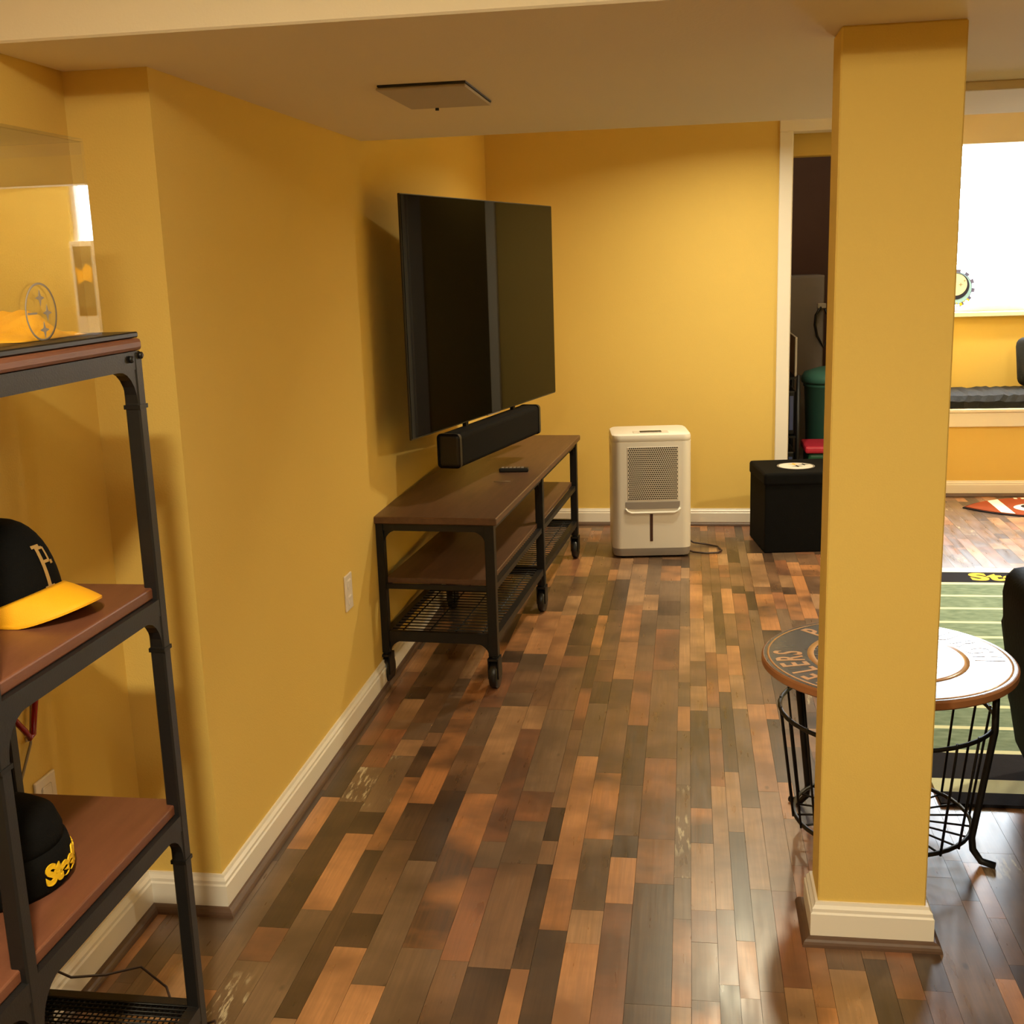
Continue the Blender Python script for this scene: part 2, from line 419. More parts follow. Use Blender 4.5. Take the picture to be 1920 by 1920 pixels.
baseboard('baseboard_column', [(CX0, CY0), (CX0, CY1), (CX1, CY1), (CX1, CY0)][::-1], True)

# door casing
d = struct(MB().box(0.458, 0.524, YB-.018, YB, 0, DZ, bev=.003).build('door_1', M_TRIM))
MB().box(0.458, DX1+.066, YB-.018, YB, DZ, DZ+.066, bev=.003).build('head_casing', M_TRIM, d)
MB().box(DX1, DX1+.066, YB-.018, YB, 0, DZ, bev=.003).build('side_casing', M_TRIM, d)
mb = MB(); mb.box(DX0-.012, DX0+.006, YB, YB+.12, 0, DZ); mb.box(DX1-.006, DX1+.012, YB, YB+.12, 0, DZ); mb.box(DX0+.006, DX1-.006, YB, YB+.12, DZ, DZ+.012)
mb.build('door_jamb', M_TRIM, d)

# window with sashes, panes and sill
wn = struct(MB().box(WX0, WX1, YU-.012, YU, WZ0-.03, WZ0+.0, bev=.002).build('window_1', M_TRIM))
mb = MB()
for b in ((WX0, WX0+.035, WZ0, WZ1), (WX1-.035, WX1, WZ0, WZ1), (WX0+.035, WX1-.035, WZ0, WZ0+.035), (WX0+.035, WX1-.035, WZ1-.035, WZ1)):
    mb.box(b[0], b[1], YU+.03, YU+.10, b[2], b[3])
mb.build('window_frame', M_TRIM, wn)
MB().box(WX0+.035, WX1-.035, YU+.062, YU+.068, WZ0+.035, WZ1-.035).build('pane', M_PANE, wn)
MB().box(WX0, WX1+.03, YU-.05, YU+.05, WZ0-.03, WZ0, bev=.004).build('window_sill', M_TRIM, wn)
# ledge trim
t = struct(MB().box(1.30, XR, YW-.022, YW, 0.414, 0.50, bev=.004).build('trim_1', M_TRIM))
MB().box(1.30, XR, YW-.034, YW+.02, 0.50, 0.520, bev=.005, seg=2).build('ledge_nosing', M_TRIM, t)

# ------------------------------------------------------------------ television, sound bar
TA = math.radians(13.65)
def tvM(c, ang): return Matrix.Translation(c) @ Matrix.Rotation(-ang, 4, 'Z')
# local frame: +Y along the screen towards the back wall, +X out of the screen
tv = thing('television', 'large flat black television hung on the yellow wall above the wheeled stand', 'television', (-0.768, 4.552, 1.266), -TA)
MB().box(-.011, -.002, -.7225, .7225, -.4125, .4125, bev=.002, seg=2).build('casing', M_PLASTIC, tv)
MB().box(-.003, 0.0, -.719, .719, -.407, .409).build('screen', M_SCREEN, tv)
MB().box(-.06, -.010, -.42, .42, -.36, .10, bev=.01, seg=2).build('back_cover', M_PLASTIC, tv)
mb = MB(); mb.box(-.085, -.06, -.2, .2, -.1, .12); mb.box(-.11, -.085, -.03, .03, -.08, .10)
mb.tube([(-.10, 0, .0), (-.17, -.03, .0), (-.20, -.055, 0)], .016)
mb.build('wall_bracket', M_IRON, tv)
mb = MB(); mb.box(-.010, .0, -.06, .06, -.4145, -.4115); mb.build('logo_badge', M_GREYPL, tv)
SA = math.radians(12.6)
nrm = Vector((math.cos(SA), -math.sin(SA), 0)); tt = Vector((math.sin(SA), math.cos(SA), 0))
sb = thing('sound_bar', 'long black cloth-covered sound bar slung under the television', 'speaker', (-0.768+.005, 4.552-.0, .774), -SA)
y0s, y1s = -0.463, 0.402
for yy in (-.25, .25): MB().box(-.030, -.0155, yy-.012, yy+.012, .05, .22).build('hanging_bracket', M_IRON, sb)
MB().box(-.045, .045, y0s+.01, y1s-.01, -.062, .064, bev=.018, seg=4).build('speaker_grille', M_CLOTHBLK, sb)
MB().box(-.046, .046, y0s, y0s+.014, -.063, .065, bev=.016, seg=4).build('end_cap', M_PLASTIC, sb)
MB().box(-.046, .046, y1s-.014, y1s, -.063, .065, bev=.016, seg=4).build('end_cap', M_PLASTIC, sb)
# ------------------------------------------------------------------ wheeled media stand
SAng = math.radians(3.55)
st = thing('media_stand', 'long industrial media stand with dark wood shelves and black wheels, beneath the television', 'stand', (-0.800, 4.650, 0), -SAng)
LX, LY = .195, .895
MB().box(-.225, .225, -.925, .925, .585, .610, bev=.003).build('top_board', M_STANDWOOD, st)
MB().box(-.185, .185, -.885, .885, .366, .385, bev=.002).build('middle_shelf', M_STANDWOOD, st)
def gusset(mb, corner, s, t, r=.05, th=.006, axis='Y', d=0.0):
    """concave corner bracket filling the corner between a rail and a leg"""
    poly = [(0, 0), (r*s, 0)]+[(r*s-r*s*math.sin(k*PI/2/6), r*t-r*t*math.cos(k*PI/2/6)) for k in range(1, 6)]+[(0, r*t)]
    poly = [(corner[0]+a, corner[1]+b) for a, b in poly]
    mb.prism(poly, d-th/2, d+th/2, axis=axis)
mb = MB()
for sx in (-1, 1):   # long rails
    xx = sx*LX
    mb.box(xx-.012, xx+.012, -LY, LY, .562, .585); mb.box(xx-.01, xx+.01, -LY, LY, .346, .366); mb.box(xx-.012, xx+.012, -LY, LY, .165, .190)
    for yy, sg in ((-LY+.016, 1), (LY-.016, -1), (.016, 1), (-.016, -1)):
        gusset(mb, (yy, .562), sg, -1, axis='X', d=xx); gusset(mb, (yy, .165), sg, -1, axis='X', d=xx)
for yy in (-LY, 0, LY):
    mb.box(-LX, LX, yy-.012, yy+.012, .558, .585); mb.box(-LX, LX, yy-.01, yy+.01, .160, .196)
    if yy: mb.box(-LX, LX, yy-.008, yy+.008, .35, .366)
    for sx in (-1, 1):
        gusset(mb, (sx*(LX-.016), .558), -sx, -1, axis='Y', d=yy); gusset(mb, (sx*(LX-.016), .160), -sx, -1, axis='Y', d=yy)
mb.build('metal_frame', M_IRON, st)
mb = MB()
for k in range(52):
    yy = -LY+.02+k*(2*LY-.04)/51; mb.tube([(-LX, yy, .186), (LX, yy, .186)], .0024, n=6)
for k in range(4):
    xx = -LX+.05+k*(2*LX-.1)/3; mb.tube([(xx, -LY, .182), (xx, LY, .182)], .0026, n=6)
o = mb.build('wire_shelf', M_IRON, st); o['kind'] = 'stuff'
for sx in (-1, 1):
    for yy in (-LY, 0, LY):
        lg = MB().box(sx*LX-.0165, sx*LX+.0165, yy-.0165, yy+.0165, .118, .585, bev=.002).build('leg', M_IRON, st)
        mb = MB(); mb.lathe([(.012, .10), (.012, .125)], (sx*LX, yy, 0), 12)
        mb.box(sx*LX-.019, sx*LX-.015, yy-.026, yy+.030, .04, .112, bev=.001); mb.box(sx*LX+.015, sx*LX+.019, yy-.026, yy+.030, .04, .112, bev=.001)
        mb.box(sx*LX-.019, sx*LX+.019, yy-.026, yy+.03, .105, .113)
        mb.build('caster_fork', M_IRON, lg)
        MB().lathe([(.012, -.014), (.046, -.014), (.050, -.009), (.050, .009), (.046, .014), (.012, .014)], (sx*LX, yy+.008, .050), 24, axis='X').build('caster_wheel', M_PLASTIC, lg)

rc = thing('remote_control', 'small slim black remote control lying on the media stand top', 'remote', (-.700, 4.585, .610), math.radians(3))
MB().box(-.060, .060, -.018, .018, 0, .016, bev=.004, seg=2).build('body', M_PLASTIC, rc)
mb = MB()
for k in range(6):
    for j in (-1, 0, 1): mb.box(-.05+k*.016, -.04+k*.016, j*.010-.003, j*.010+.003, .0155, .0175)
mb.build('buttons', M_GREYPL, rc)
pn = MB(); pn.tube([(-.745, 4.352, .6135), (-.681, 4.356, .6135)], .0014, n=6)
tag(pn.build('thin_stick', M_GREYCORD), 'thin shiny stick lying on the media stand in front of the remote', 'stick')

# ------------------------------------------------------------------ dehumidifier
dh = thing('dehumidifier', 'white upright dehumidifier with perforated grille standing against the back yellow wall', 'dehumidifier', (-0.190, 5.690, 0), math.radians(6.6))
W2, D2 = .192, .150
def rrect(w2, d2, r, n=6):
    p = []
    for (sx, sy, a0) in ((1, 1, 0), (-1, 1, PI/2), (-1, -1, PI), (1, -1, 1.5*PI)):
        p += arc(sx*(w2-r), sy*(d2-r), r, a0, a0+PI/2, n)
    return p
def loft(mb, secs):
    rings = [[mb.bm.verts.new((x, y, z)) for x, y in poly] for poly, z in secs]
    n = len(rings[0])
    for A, B in zip(rings, rings[1:]):
        for k in range(n):
            f = mb.bm.faces.new((A[k], A[(k+1) % n], B[(k+1) % n], B[k])); f.smooth = True
    mb.bm.faces.new(rings[0][::-1]); mb.bm.faces.new(rings[-1]); return mb
o = loft(MB(), [(rrect(W2, D2, .045), .050), (rrect(W2, D2, .045), .575)]).build('body', M_WHITEPL, dh); smooth_angle(o)
o = loft(MB(), [(rrect(W2*.985, D2*.985, .043), .575), (rrect(W2, D2, .045), .581), (rrect(W2, D2, .045), .598), (rrect(W2*.985, D2*.985, .043), .608), (rrect(W2*.93, D2*.92, .035), .614)]).build('lid', M_WHITEPL, dh); smooth_angle(o)
o = loft(MB(), [(rrect(W2*.965, D2*.965, .042), .012), (rrect(W2*.985, D2*.985, .044), .022), (rrect(W2*.995, D2*.995, .045), .050)]).build('base', M_GREYPL, dh); smooth_angle(o)
for sx in (-1, 1):
    for sy in (-1, 1): MB().lathe([(.018, 0), (.018, .014)], (sx*.14, sy*.10, 0), 12).build('foot', M_PLASTIC, dh)
MB().box(-.085, .085, -.118, -.05, .6135, .6165, bev=.001).build('control_panel', M_GRILLE, dh)
MB().box(-.052, .052, -.106, -.062, .6160, .6190, bev=.001).build('display', M_PLASTIC, dh)
gx0, gx1, gz0, gz1 = -.118, .128, .292, .552
g = MB().box(gx0, gx1, -D2-.0015, -D2+.004, gz0, gz1, bev=.001).build('grille', M_GRILLE, dh)
mb = MB()
nr, ncol = 26, 24
for i in range(nr):
    for j in range(ncol):
        xx = gx0+.007+(j+(.5 if i % 2 else 0))*(gx1-gx0-.014)/(ncol-.5); zz = gz0+.006+i*(gz1-gz0-.012)/(nr-1)
        vs = [mb.bm.verts.new((xx+  .0040*math.cos(a*PI/3), -D2-.0018, zz+.0040*math.sin(a*PI/3))) for a in range(6)]; mb.bm.faces.new(vs)
o = mb.build('grille_holes', M_HOLE, g); o['kind'] = 'stuff'
mb = MB().prism([(-.128, .283), (.135, .283), (.135, .262), (.128, .248), (-.121, .248), (-.128, .262)], -D2-.002, -D2+.004, axis='Y'); mb.build('bucket_handle', M_GREYPL, dh)
mb = MB().tube([(-.128, -D2-.001, .25), (-.118, -D2-.003, .236), (-.1, -D2-.004, .228), (.11, -D2-.004, .228), (.126, -D2-.003, .236), (.136, -D2-.001, .25)], .0055, n=8); mb.build('handle_lip', M_WHITEPL, dh)
MB().box(-.010, .004, -D2-.002, -D2+.002, .085, .222, bev=.001).build('level_window', M_WINDOWDK, dh)
MB().box(-W2+.0, -W2+.003, -.02, .04, .50, .545).build('side_vent', M_GREYPL, dh)
MB().tube([(.17, .06, .06), (.23, .10, .012), (.29, .085, .006), (.345, .03, .006), (.352, -.05, .006), (.33, -.095, .006), (.27, -.10, .006), (.21, -.07, .006), (.185, -.04, .008), (.20, .05, .006), (.15, .16, .006)], .0045, n=8).build('power_cord', M_CORD, dh)

# ------------------------------------------------------------------ ottoman
ot = thing('storage_ottoman', 'black fabric cube ottoman with a round emblem on its lid, in front of the doorway', 'ottoman', (0.532, 5.860, 0), math.radians(8.0))
MB().box(-.188, .188, -.188, .188, 0, .345, bev=.006, seg=2).build('box', M_FABRIC, ot)
MB().box(-.194, .194, -.194, .194, .335, .400, bev=.014, seg=3).build('lid', M_FABRIC, ot)
def diamond(mb, cx, cy, r, z, axis='Z', k=.35):
    pts = []
    for q in range(4):
        a = q*PI/2; pts.append((cx+r*math.cos(a), cy+r*math.sin(a))); a += PI/4; pts.append((cx+r*k*math.cos(a), cy+r*k*math.sin(a)))
    mb.prism(pts, z, z+.0006, axis=axis)
em = MB().lathe([(.084, .3995), (.084, .4012)], (.0, -.01, 0), 40).build('emblem', M_WHITEPL, ot)
mb = MB().lathe([(.086, .4000), (.093, .4000), (.093, .4010), (.086, .4010)], (.0, -.01, 0), 40, capb=False, capt=False); mb.build('emblem_ring', M_GREYPL, em)
mb = MB(); diamond(mb, .045, .02, .028, .4012); diamond(mb, .005, -.02, .028, .4012); mb.build('dark_diamonds', M_PLASTIC, em)
mb = MB(); diamond(mb, .0, .035, .028, .4012); mb.build('gold_diamond', M_GOLD, em)

# ------------------------------------------------------------------ things in the storage room
rk = thing('storage_rack', 'black wire storage rack just inside the doorway, behind the white casing', 'rack', (0.44, 6.72, 0))
for sx in (-.16, .16):
    for sy in (-.2, .2): MB().tube([(sx, sy, 0), (sx, sy, .785)], .012, n=8).build('post', M_IRON, rk)
for z in (.12, .45, .775):
    mb = MB(); mb.box(-.165, .165, -.205, .205, z-.012, z); mb.build('shelf', M_IRON, rk)
for nm, b, m, lab in (('storage_box', (-.13, .15, -.19, .1, .451, .70), M_PLASTIC, 'dark box on the upper tier of the black wire rack'),
                      ('tool_case', (-.13, .15, -.19, .1, .121, .36), M_PLASTIC, 'dark case on the bottom tier of the black wire rack')):
    bt = thing(nm, lab, 'box', (0.44, 6.72, 0))
    MB().box(*b, bev=.01, seg=2).build('body', m, bt)
    MB().box(b[1]-.035, b[1]-.015, b[2]-.003, b[2], b[4]+.03, b[5]-.03).build('blue_label', M_BLUE, bt)
wb = MB().box(-.006, .006, -.2, .2, 0, .215, bev=.002, M=Matrix.Translation((.585, 6.74, .7755)) @ Matrix.Rotation(.0, 4, 'Y'))
tag(wb.build('white_board', M_CARD), 'pale board standing upright on the black wire rack', 'board')
cb = thing('cabinet', 'tall grey cabinet at the back of the dark storage room', 'cabinet', (0.63, 7.70, 0))
MB().box(-.25, .205, -.2, .2, 0.05, 1.30, bev=.004).build('body', M_PANEL, cb)
MB().box(-.245, .2, -.212, -.2, 0.06, 1.29, bev=.003).build('door', M_PANEL, cb)
MB().box(-.2, .16, -.15, .19, 0, 0.05).build('plinth', M_PLASTIC, cb)
bn = thing('trash_bin', 'tall green plastic bin with rounded lid in the storage room', 'bin', (0.860, 7.05, 0.0))
o = MB().lathe([(.145, 0.0), (.15, .01), (.178, .665), (.185, .67), (.185, .70)], (0, 0, 0), 28).build('body', M_GREEN, bn)
o = MB().lathe([(.192, .69), (.198, .70), (.198, .72), (.18, .75), (.10, .775), (.02, .78)], (0, 0, 0), 28).build('lid', M_GREEN, bn)
MB().tube([(-.05, -.02, .775), (-.04, -.02, .80), (.04, -.02, .80), (.05, -.02, .775)], .008).build('lid_handle', M_GREEN, bn)
tb = thing('storage_tote', 'low green storage tote with a bright red lid on the storage room floor', 'tote', (0.850, 6.68, 0))
MB().box(-.19, .3, -.13, .13, 0, .345, bev=.02, seg=2).build('body', M_GREEN2, tb)
MB().box(-.205, .315, -.145, .145, .345, .385, bev=.012, seg=2).build('lid', M_REDLID, tb)
hg = thing('hanging_strap', 'dark looped strap hanging on the grey cabinet in the storage room', 'strap', (0.812, 7.455, 1.06))
MB().tube([(-.0, 0, .05), (-.03, 0, .0), (-.035, 0, -.06), (-.02, 0, -.13), (.02, 0, -.2), (.05, 0, -.14), (.05, 0, -.02), (.02, 0, .04)], .008).build('loop', M_PLASTIC, hg)
MB().box(-.02, .03, -.006, .03, .04, .07, bev=.003).build('hook_plate', M_CARD, hg)

# ------------------------------------------------------------------ round basket side table
TX, TY, TZ, TR = 0.4785, 2.775, 0.480, 0.298
tb2 = thing('side_table', 'round side table with printed black top on a black wire basket, behind the column', 'table', (TX, TY, 0))
top = MB().lathe([(TR-.004, TZ-.022), (TR, TZ-.018), (TR, TZ-.004), (TR-.004, TZ)], (0, 0, 0), 72).build('tabletop', M_TABLERIM, tb2); smooth_angle(top)
def ring(r0_, r1_, z): return MB().lathe([(r0_, z), (r1_, z), (r1_, z+.0006), (r0_, z+.0006)], (0, 0, 0), 72, capb=False, capt=False)
mb = MB().lathe([(TR-.006, TZ), (TR-.006, TZ+.0008)], (0, 0, 0), 72); mb.build('black_print', M_TABLEBLK, top)
mb = ring(TR-.018, TR-.013, TZ+.0008); r2 = ring(.172, .188, TZ+.0008)
me = bpy.data.meshes.new('t'); r2.bm.to_mesh(me); mb.bm.from_mesh(me); bpy.data.meshes.remove(me)
mb.build('print_rings', M_TABLECREAM, top)
def ringtext(txt, a_start, step, r=.231, size=.096):
    mb = MB()
    for i, ch in enumerate(txt):
        a = a_start - i*step
        bm2 = text_bm(ch, size, .0004, offset=.0016, sx=.62)
        M = Matrix.Rotation(a-PI/2, 4, 'Z') @ Matrix.Translation((0, r, TZ+.0012))
        join_bm(mb, bm2, M)
    mb.build('print_lettering', M_TABLECREAM, top)
ringtext('STEELERS', math.radians(249), math.radians(10.3))
ringtext('PITTSBURGH', math.radians(131.5), math.radians(14.6))
mb = MB()
for a in (90, 210, 330): diamond(mb, .045*math.cos(math.radians(a)), .045*math.sin(math.radians(a)), .034, TZ+.0008)
mb.build('emblem_diamonds', M_LTGREY, top)
RH, ZH, RB, ZBt = .252, .345, .212, .065
NW = 22
def circ(r, z, n=40): return [(r*math.cos(2*PI*k/n), r*math.sin(2*PI*k/n), z) for k in range(n)]
MB().tube(circ(RH, ZH), .0055, n=8, closed=True).build('upper_hoop', M_IRON, tb2)
MB().tube(circ(RB, ZBt), .0055, n=8, closed=True).build('lower_hoop', M_IRON, tb2)
MB().tube(circ(.03, ZBt, 16), .0035, n=6, closed=True).build('centre_hoop', M_IRON, tb2)
for k in range(NW):
    a = 2*PI*k/NW+.08; ca, sa = math.cos(a), math.sin(a)
    o = MB().tube([(RH*ca, RH*sa, ZH+.008), (RH*ca, RH*sa, ZH-.004), ((RB+.004)*ca, (RB+.004)*sa, ZBt-.006)], .0032, n=6).build('wire', M_IRON, tb2)
for k in range(NW):
    a = 2*PI*k/NW+.08; ca, sa = math.cos(a), math.sin(a)
    MB().tube([(.03*ca, .03*sa, ZBt-.002), (RB*ca, RB*sa, ZBt-.002)], .0026, n=6).build('base_wire', M_IRON, tb2)
for ang in (56, 138, 236, -28):
    a = math.radians(ang); ca, sa = math.cos(a), math.sin(a)
    lg = MB().tube([((RH+.004)*ca, (RH+.004)*sa, TZ-.022), ((RH+.006)*ca, (RH+.006)*sa, ZH), ((RB+.008)*ca, (RB+.008)*sa, ZBt), ((RB+.012)*ca, (RB+.012)*sa, .035), ((RB+.032)*ca, (RB+.032)*sa, .010), ((RB+.065)*ca, (RB+.065)*sa, .0075)], .0085, n=8).build('leg', M_IRON, tb2)
    MB().lathe([(.014, 0), (.014, .012)], (RH*ca, RH*sa, TZ-.0345), 12).build('mounting_pad', M_IRON, lg)

# ------------------------------------------------------------------ rugs
RX0, RX1 = 0.665, 2.35
bands = [(2.965, 3.035, 'k'), (3.035, 3.118, 'l'), (3.118, 3.293, 'k'), (3.293, 3.318, 'l')]
yl = [3.484, 3.660, 3.836, 4.012, 4.188, 4.364, 4.548, 4.733, 4.915]
y = 3.318
for q in yl: bands += [(y, q-.012, 'g'), (q-.012, q+.012, 'l')]; y = q+.012
bands += [(y, 5.088, 'g'), (5.088, 5.122, 'l'), (5.122, 5.292, 'k'), (5.292, 5.366, 'w')]
rm = {'k': 0, 'l': 1, 'g': 2, 'w': 3}
mb = MB()
for a, b, k in bands:
    n0 = len(mb.bm.faces); mb.box(RX0, RX1, a, b, 0.0003, .009); mb.bm.faces.ensure_lookup_table()
    for f in mb.bm.faces[n0:]: f.material_index = rm[k]
rug = mb.build('field_rug', [M_RUGBLK, M_RUGLINE, M_TURF, M_RUGWHITE])
tag(rug, 'green football field rug with yard lines and black end zones on the floor', 'rug')
mb = MB(); bm2 = text_bm('Steelers', .158, .0006, offset=.008, spacing=1.08, sx=1.0)
xs = [v.co.x for v in bm2.verts]; join_bm(mb, bm2, Matrix.Translation((1.240-min(xs), 5.207, .0094))); mb.build('lettering', M_RUGYEL, rug)
mb = MB(); bm2 = text_bm('Steelers', .158, .0006, offset=.008, spacing=1.08, sx=1.0)
join_bm(mb, bm2, Matrix.Translation((1.55, 3.205, .0094)) @ Matrix.Rotation(PI, 4, 'Z')); mb.build('lettering', M_RUGYEL, rug)
fm = thing('football_mat', 'brown football-shaped mat with white bands on the floor by the window ledge', 'mat', (2.035, 6.70, 0), 0)
def lens(L_, H_, n=24):
    Rr = (L_*L_+H_*H_)/(2*H_); p = []
    for k in range(n+1): xx = -L_+2*L_*k/n; p.append((xx, math.sqrt(max(Rr*Rr-xx*xx, 0))-(Rr-H_)))
    for k in range(1, n): xx = L_-2*L_*k/n; p.append((xx, -(math.sqrt(max(Rr*Rr-xx*xx, 0))-(Rr-H_))))
    return p
o = MB().prism(lens(.50, .275), .0003, .006).build('border', M_RUGBLK, fm)
bl = MB().prism(lens(.485, .262), .006, .010).build('pile', M_BALL, fm)
def lensy(x): Rr = (.485**2+.262**2)/(2*.262); return math.sqrt(Rr*Rr-x*x)-(Rr-.262)
for sx in (-1, 1):
    p = []
    xs = [(.265+.065*k/5) for k in range(6)]
    poly = [(sx*xx, lensy(xx)-.008) for xx in xs]+[(sx*xx, -lensy(xx)+.008) for xx in xs[::-1]]
    MB().prism(poly, .010, .0112).build('white_band', M_RUGWHITE, fm)
for k in range(9): MB().box(-.16+k*.04-.009, -.16+k*.04+.009, .205, .232, .010, .0118).build('stitch', M_RUGWHITE, fm)
MB().prism([(.235*math.cos(2*PI*k/32), -.04+.135*math.sin(2*PI*k/32)) for k in range(32)], .010, .0114).build('emblem_ground', M_RUGWHITE, fm)
mb = MB(); mb.prism([(.19*math.cos(2*PI*k/28), -.01+.095*math.sin(2*PI*k/28)) for k in range(28)], .0114, .0122); mb.build('emblem', M_RUGBLK, fm)

# ------------------------------------------------------------------ recliner at the right edge
rcx = thing('armchair', 'black leather armchair with bulging rolled arm at the right edge beside the round table', 'chair', (1.27, 2.80, 0), 0)
def armprof(sx):
    p = [(.30, .03), (.335, .10), (.355, .22), (.372, .36), (.385, .44), (.392, .53), (.385, .575), (.365, .597), (.33, .603), (.26, .60), (.215, .585), (.20, .55), (.20, .03)]
    return [(sx*(a+.035), b) for a, b in p]
for sx in (-1, 1):
    mb = MB(); n0 = set(mb.bm.verts); mb.prism(armprof(sx), -.44, .40, axis='Y')
    es = [e for e in mb.bm.edges if abs(e.verts[0].co.y-e.verts[1].co.y) < 1e-4]
    bmesh.ops.bevel(mb.bm, geom=es, offset=.03, segments=3, affect='EDGES', profile=.6)
    o = mb.build('armrest', M_LEATHER, rcx); smooth_angle(o, 60)
mb = MB(); mb.box(-.232, .232, -.28, .42, .27, .44, bev=.05, seg=4); o = mb.build('seat', M_LEATHER, rcx); smooth_angle(o, 60)
mb = MB(); mb.box(-.232, .232, -.46, -.26, .10, .86, bev=.06, seg=4, M=Matrix.Rotation(.10, 4, 'X')); o = mb.build('backrest', M_LEATHER, rcx); smooth_angle(o, 60)
mb = MB(); mb.box(-.232, .232, -.40, .38, .05, .27, bev=.02, seg=2); mb.build('base', M_LEATHER, rcx)
for sx in (-.29, .29):
    for sy in (-.36, .34): MB().lathe([(.022, .0093), (.028, .06)], (sx, sy, 0), 12).build('foot', M_PLASTIC, rcx)

# ------------------------------------------------------------------ window seat things
mb = MB(); nx, ny = 60, 14
x0c, x1c, y0c, y1c = 1.31, 3.0, 7.045, 7.575
rr = random.Random(5); grid = {}
secs = [(0, .521), (0, .56), (.03, .592), (.15, .60), (.3, .598), (.45, .595), (.515, .585), (.53, .521)]
V = [[mb.bm.verts.new((x0c+(x1c-x0c)*i/nx, y0c+a+rr.uniform(-.006, .006), z+(rr.uniform(-.006, .006) if z > .53 else 0))) for a, z in secs] for i in range(nx+1)]
for i in range(nx):
    for k in range(len(secs)-1): mb.bm.faces.new((V[i][k], V[i+1][k], V[i+1][k+1], V[i][k+1]))
    mb.bm.faces.new((V[i][0], V[i][-1], V[i+1][-1], V[i+1][0]))
mb.bm.faces.new(V[0]); mb.bm.faces.new(V[-1][::-1])
tag(mb.build('ledge_cushion', M_FUR), 'long shaggy black cushion on the white-edged ledge below the window', 'cushion')
pi_ = MB().box(-.16, .16, -.055, .055, -.15, .15, bev=.05, seg=4, M=Matrix.Translation((2.125, 7.40, .756)) @ Matrix.Rotation(-.35, 4, 'X'))
o = pi_.build('throw_pillow', M_FUR); smooth_angle(o, 60); tag(o, 'black throw pillow leaning on the ledge cushion under the window', 'pillow')
sg = thing('window_ornament', 'round blue and white helmet ornament hanging in the bright window', 'ornament', (1.628, 7.585, 1.195))
pts = []
for k in range(24):
    a0 = 2*PI*k/24; rad = .116 if k % 2 else .100; pts += [(rad*math.cos(a0), rad*math.sin(a0)), (rad*math.cos(a0+2*PI/24), rad*math.sin(a0+2*PI/24))]
bk = MB().prism(pts, -.004, 0, axis='Y').build('cog_border', M_PURP, sg)
MB().lathe([(.094, 0), (.094, .003)], (0, -.007, 0), 40, axis='Y').build('blue_disc', M_LTBLUE, sg)
MB().lathe([(.080, 0), (.080, .003)], (0, -.0095, .012), 40, axis='Y').build('dark_disc', M_NAVY, sg)
MB().lathe([(.066, 0), (.066, .003)], (0, -.0125, .022), 40, axis='Y').build('white_disc', M_WHITEPL, sg)
mb = MB(); diamond(mb, .028, .022, .014, -.0134, axis='Y'); diamond(mb, .050, .045, .009, -.0134, axis='Y'); mb.build('grey_diamonds', M_GREYPL, sg)
mb = MB()
for i, ch in enumerate('Steelers'):
    a = math.radians(-90-46+i*13.2)
    bm2 = text_bm(ch, .034, .0006, offset=.0012)
    M = Matrix.Translation((0, -.0085, 0)) @ Matrix.Rotation(PI/2, 4, 'X') @ Matrix.Rotation(a+PI/2, 4, 'Z') @ Matrix.Translation((0, -.1005, 0))
    join_bm(mb, bm2, M)
mb.build('yellow_lettering', M_YELTHR, sg)
pf = thing('framed_print', 'white framed print with a yellow shape, leaning in the right corner of the window', 'picture', (2.215, 7.575, 1.05))
MB().box(-.088, .088, -.010, .010, .0, .62, bev=.003).build('frame', M_TRIM, pf)
MB().box(-.066, .066, -.0125, -.009, .12, .585).build('print', M_OLIVE, pf)
mb = MB().prism([(-.05, .34), (.0, .36), (.05, .33), (.06, .45), (.02, .42), (-.02, .47), (-.06, .44)], -.0135, -.012, axis='Y'); mb.build('yellow_shape', M_GOLD, pf)

# ------------------------------------------------------------------ ceiling register, soffit panel
vt = thing('access_panel', 'small pale rectangular access panel hanging slightly open on the ceiling soffit', 'panel', (-.600, 2.880, ZS))
MB().box(-.098, .106, -.184, .170, -.004, 0).build('gap_shade_plate', M_PLASTIC, vt)  # black plate; its offset edges stand in for shade in the panel gap
o = MB().box(-.104, .104, -.176, .176, -.011, -.004, bev=.002).build('panel', M_CEIL2, vt)
MB().lathe([(.005, -.017), (.005, -.010)], (-.035, .172, 0), 12).build('latch_knob', M_PLASTIC, vt)
ap = thing('ceiling_panel', 'broad pale panel fixed under the soffit to the right of the column', 'panel', (1.35, 3.50, ZS))
MB().box(-.80, .80, -.31, .31, -.014, 0, bev=.002).build('panel', M_CEIL, ap)
MB().box(-.815, .815, -.330, -.310, -.022, 0, bev=.002).build('edge_strip', M_CEIL, ap)

# ------------------------------------------------------------------ outlets
def cover(name, label, loc, ry):
    t_ = thing(name, label, 'outlet', loc, ry)   # local +Y is out of the wall
    MB().box(-.036, .036, 0, .006, -.058, .058, bev=.003, seg=2).build('plate', M_SWITCH, t_)
    for z in (-.026, .026):
        MB().box(-.017, .017, .005, .0085, z-.014, z+.014, bev=.003).build('socket', M_SWITCH, t_)
    return t_
cover('wall_outlet', 'white outlet cover on the yellow wall between corner and media stand', (XL, 3.392, .446), -PI/2)
cover('wall_outlet', 'white outlet cover on the alcove wall behind the shelving unit', (XA, 1.930, .440), -PI/2)

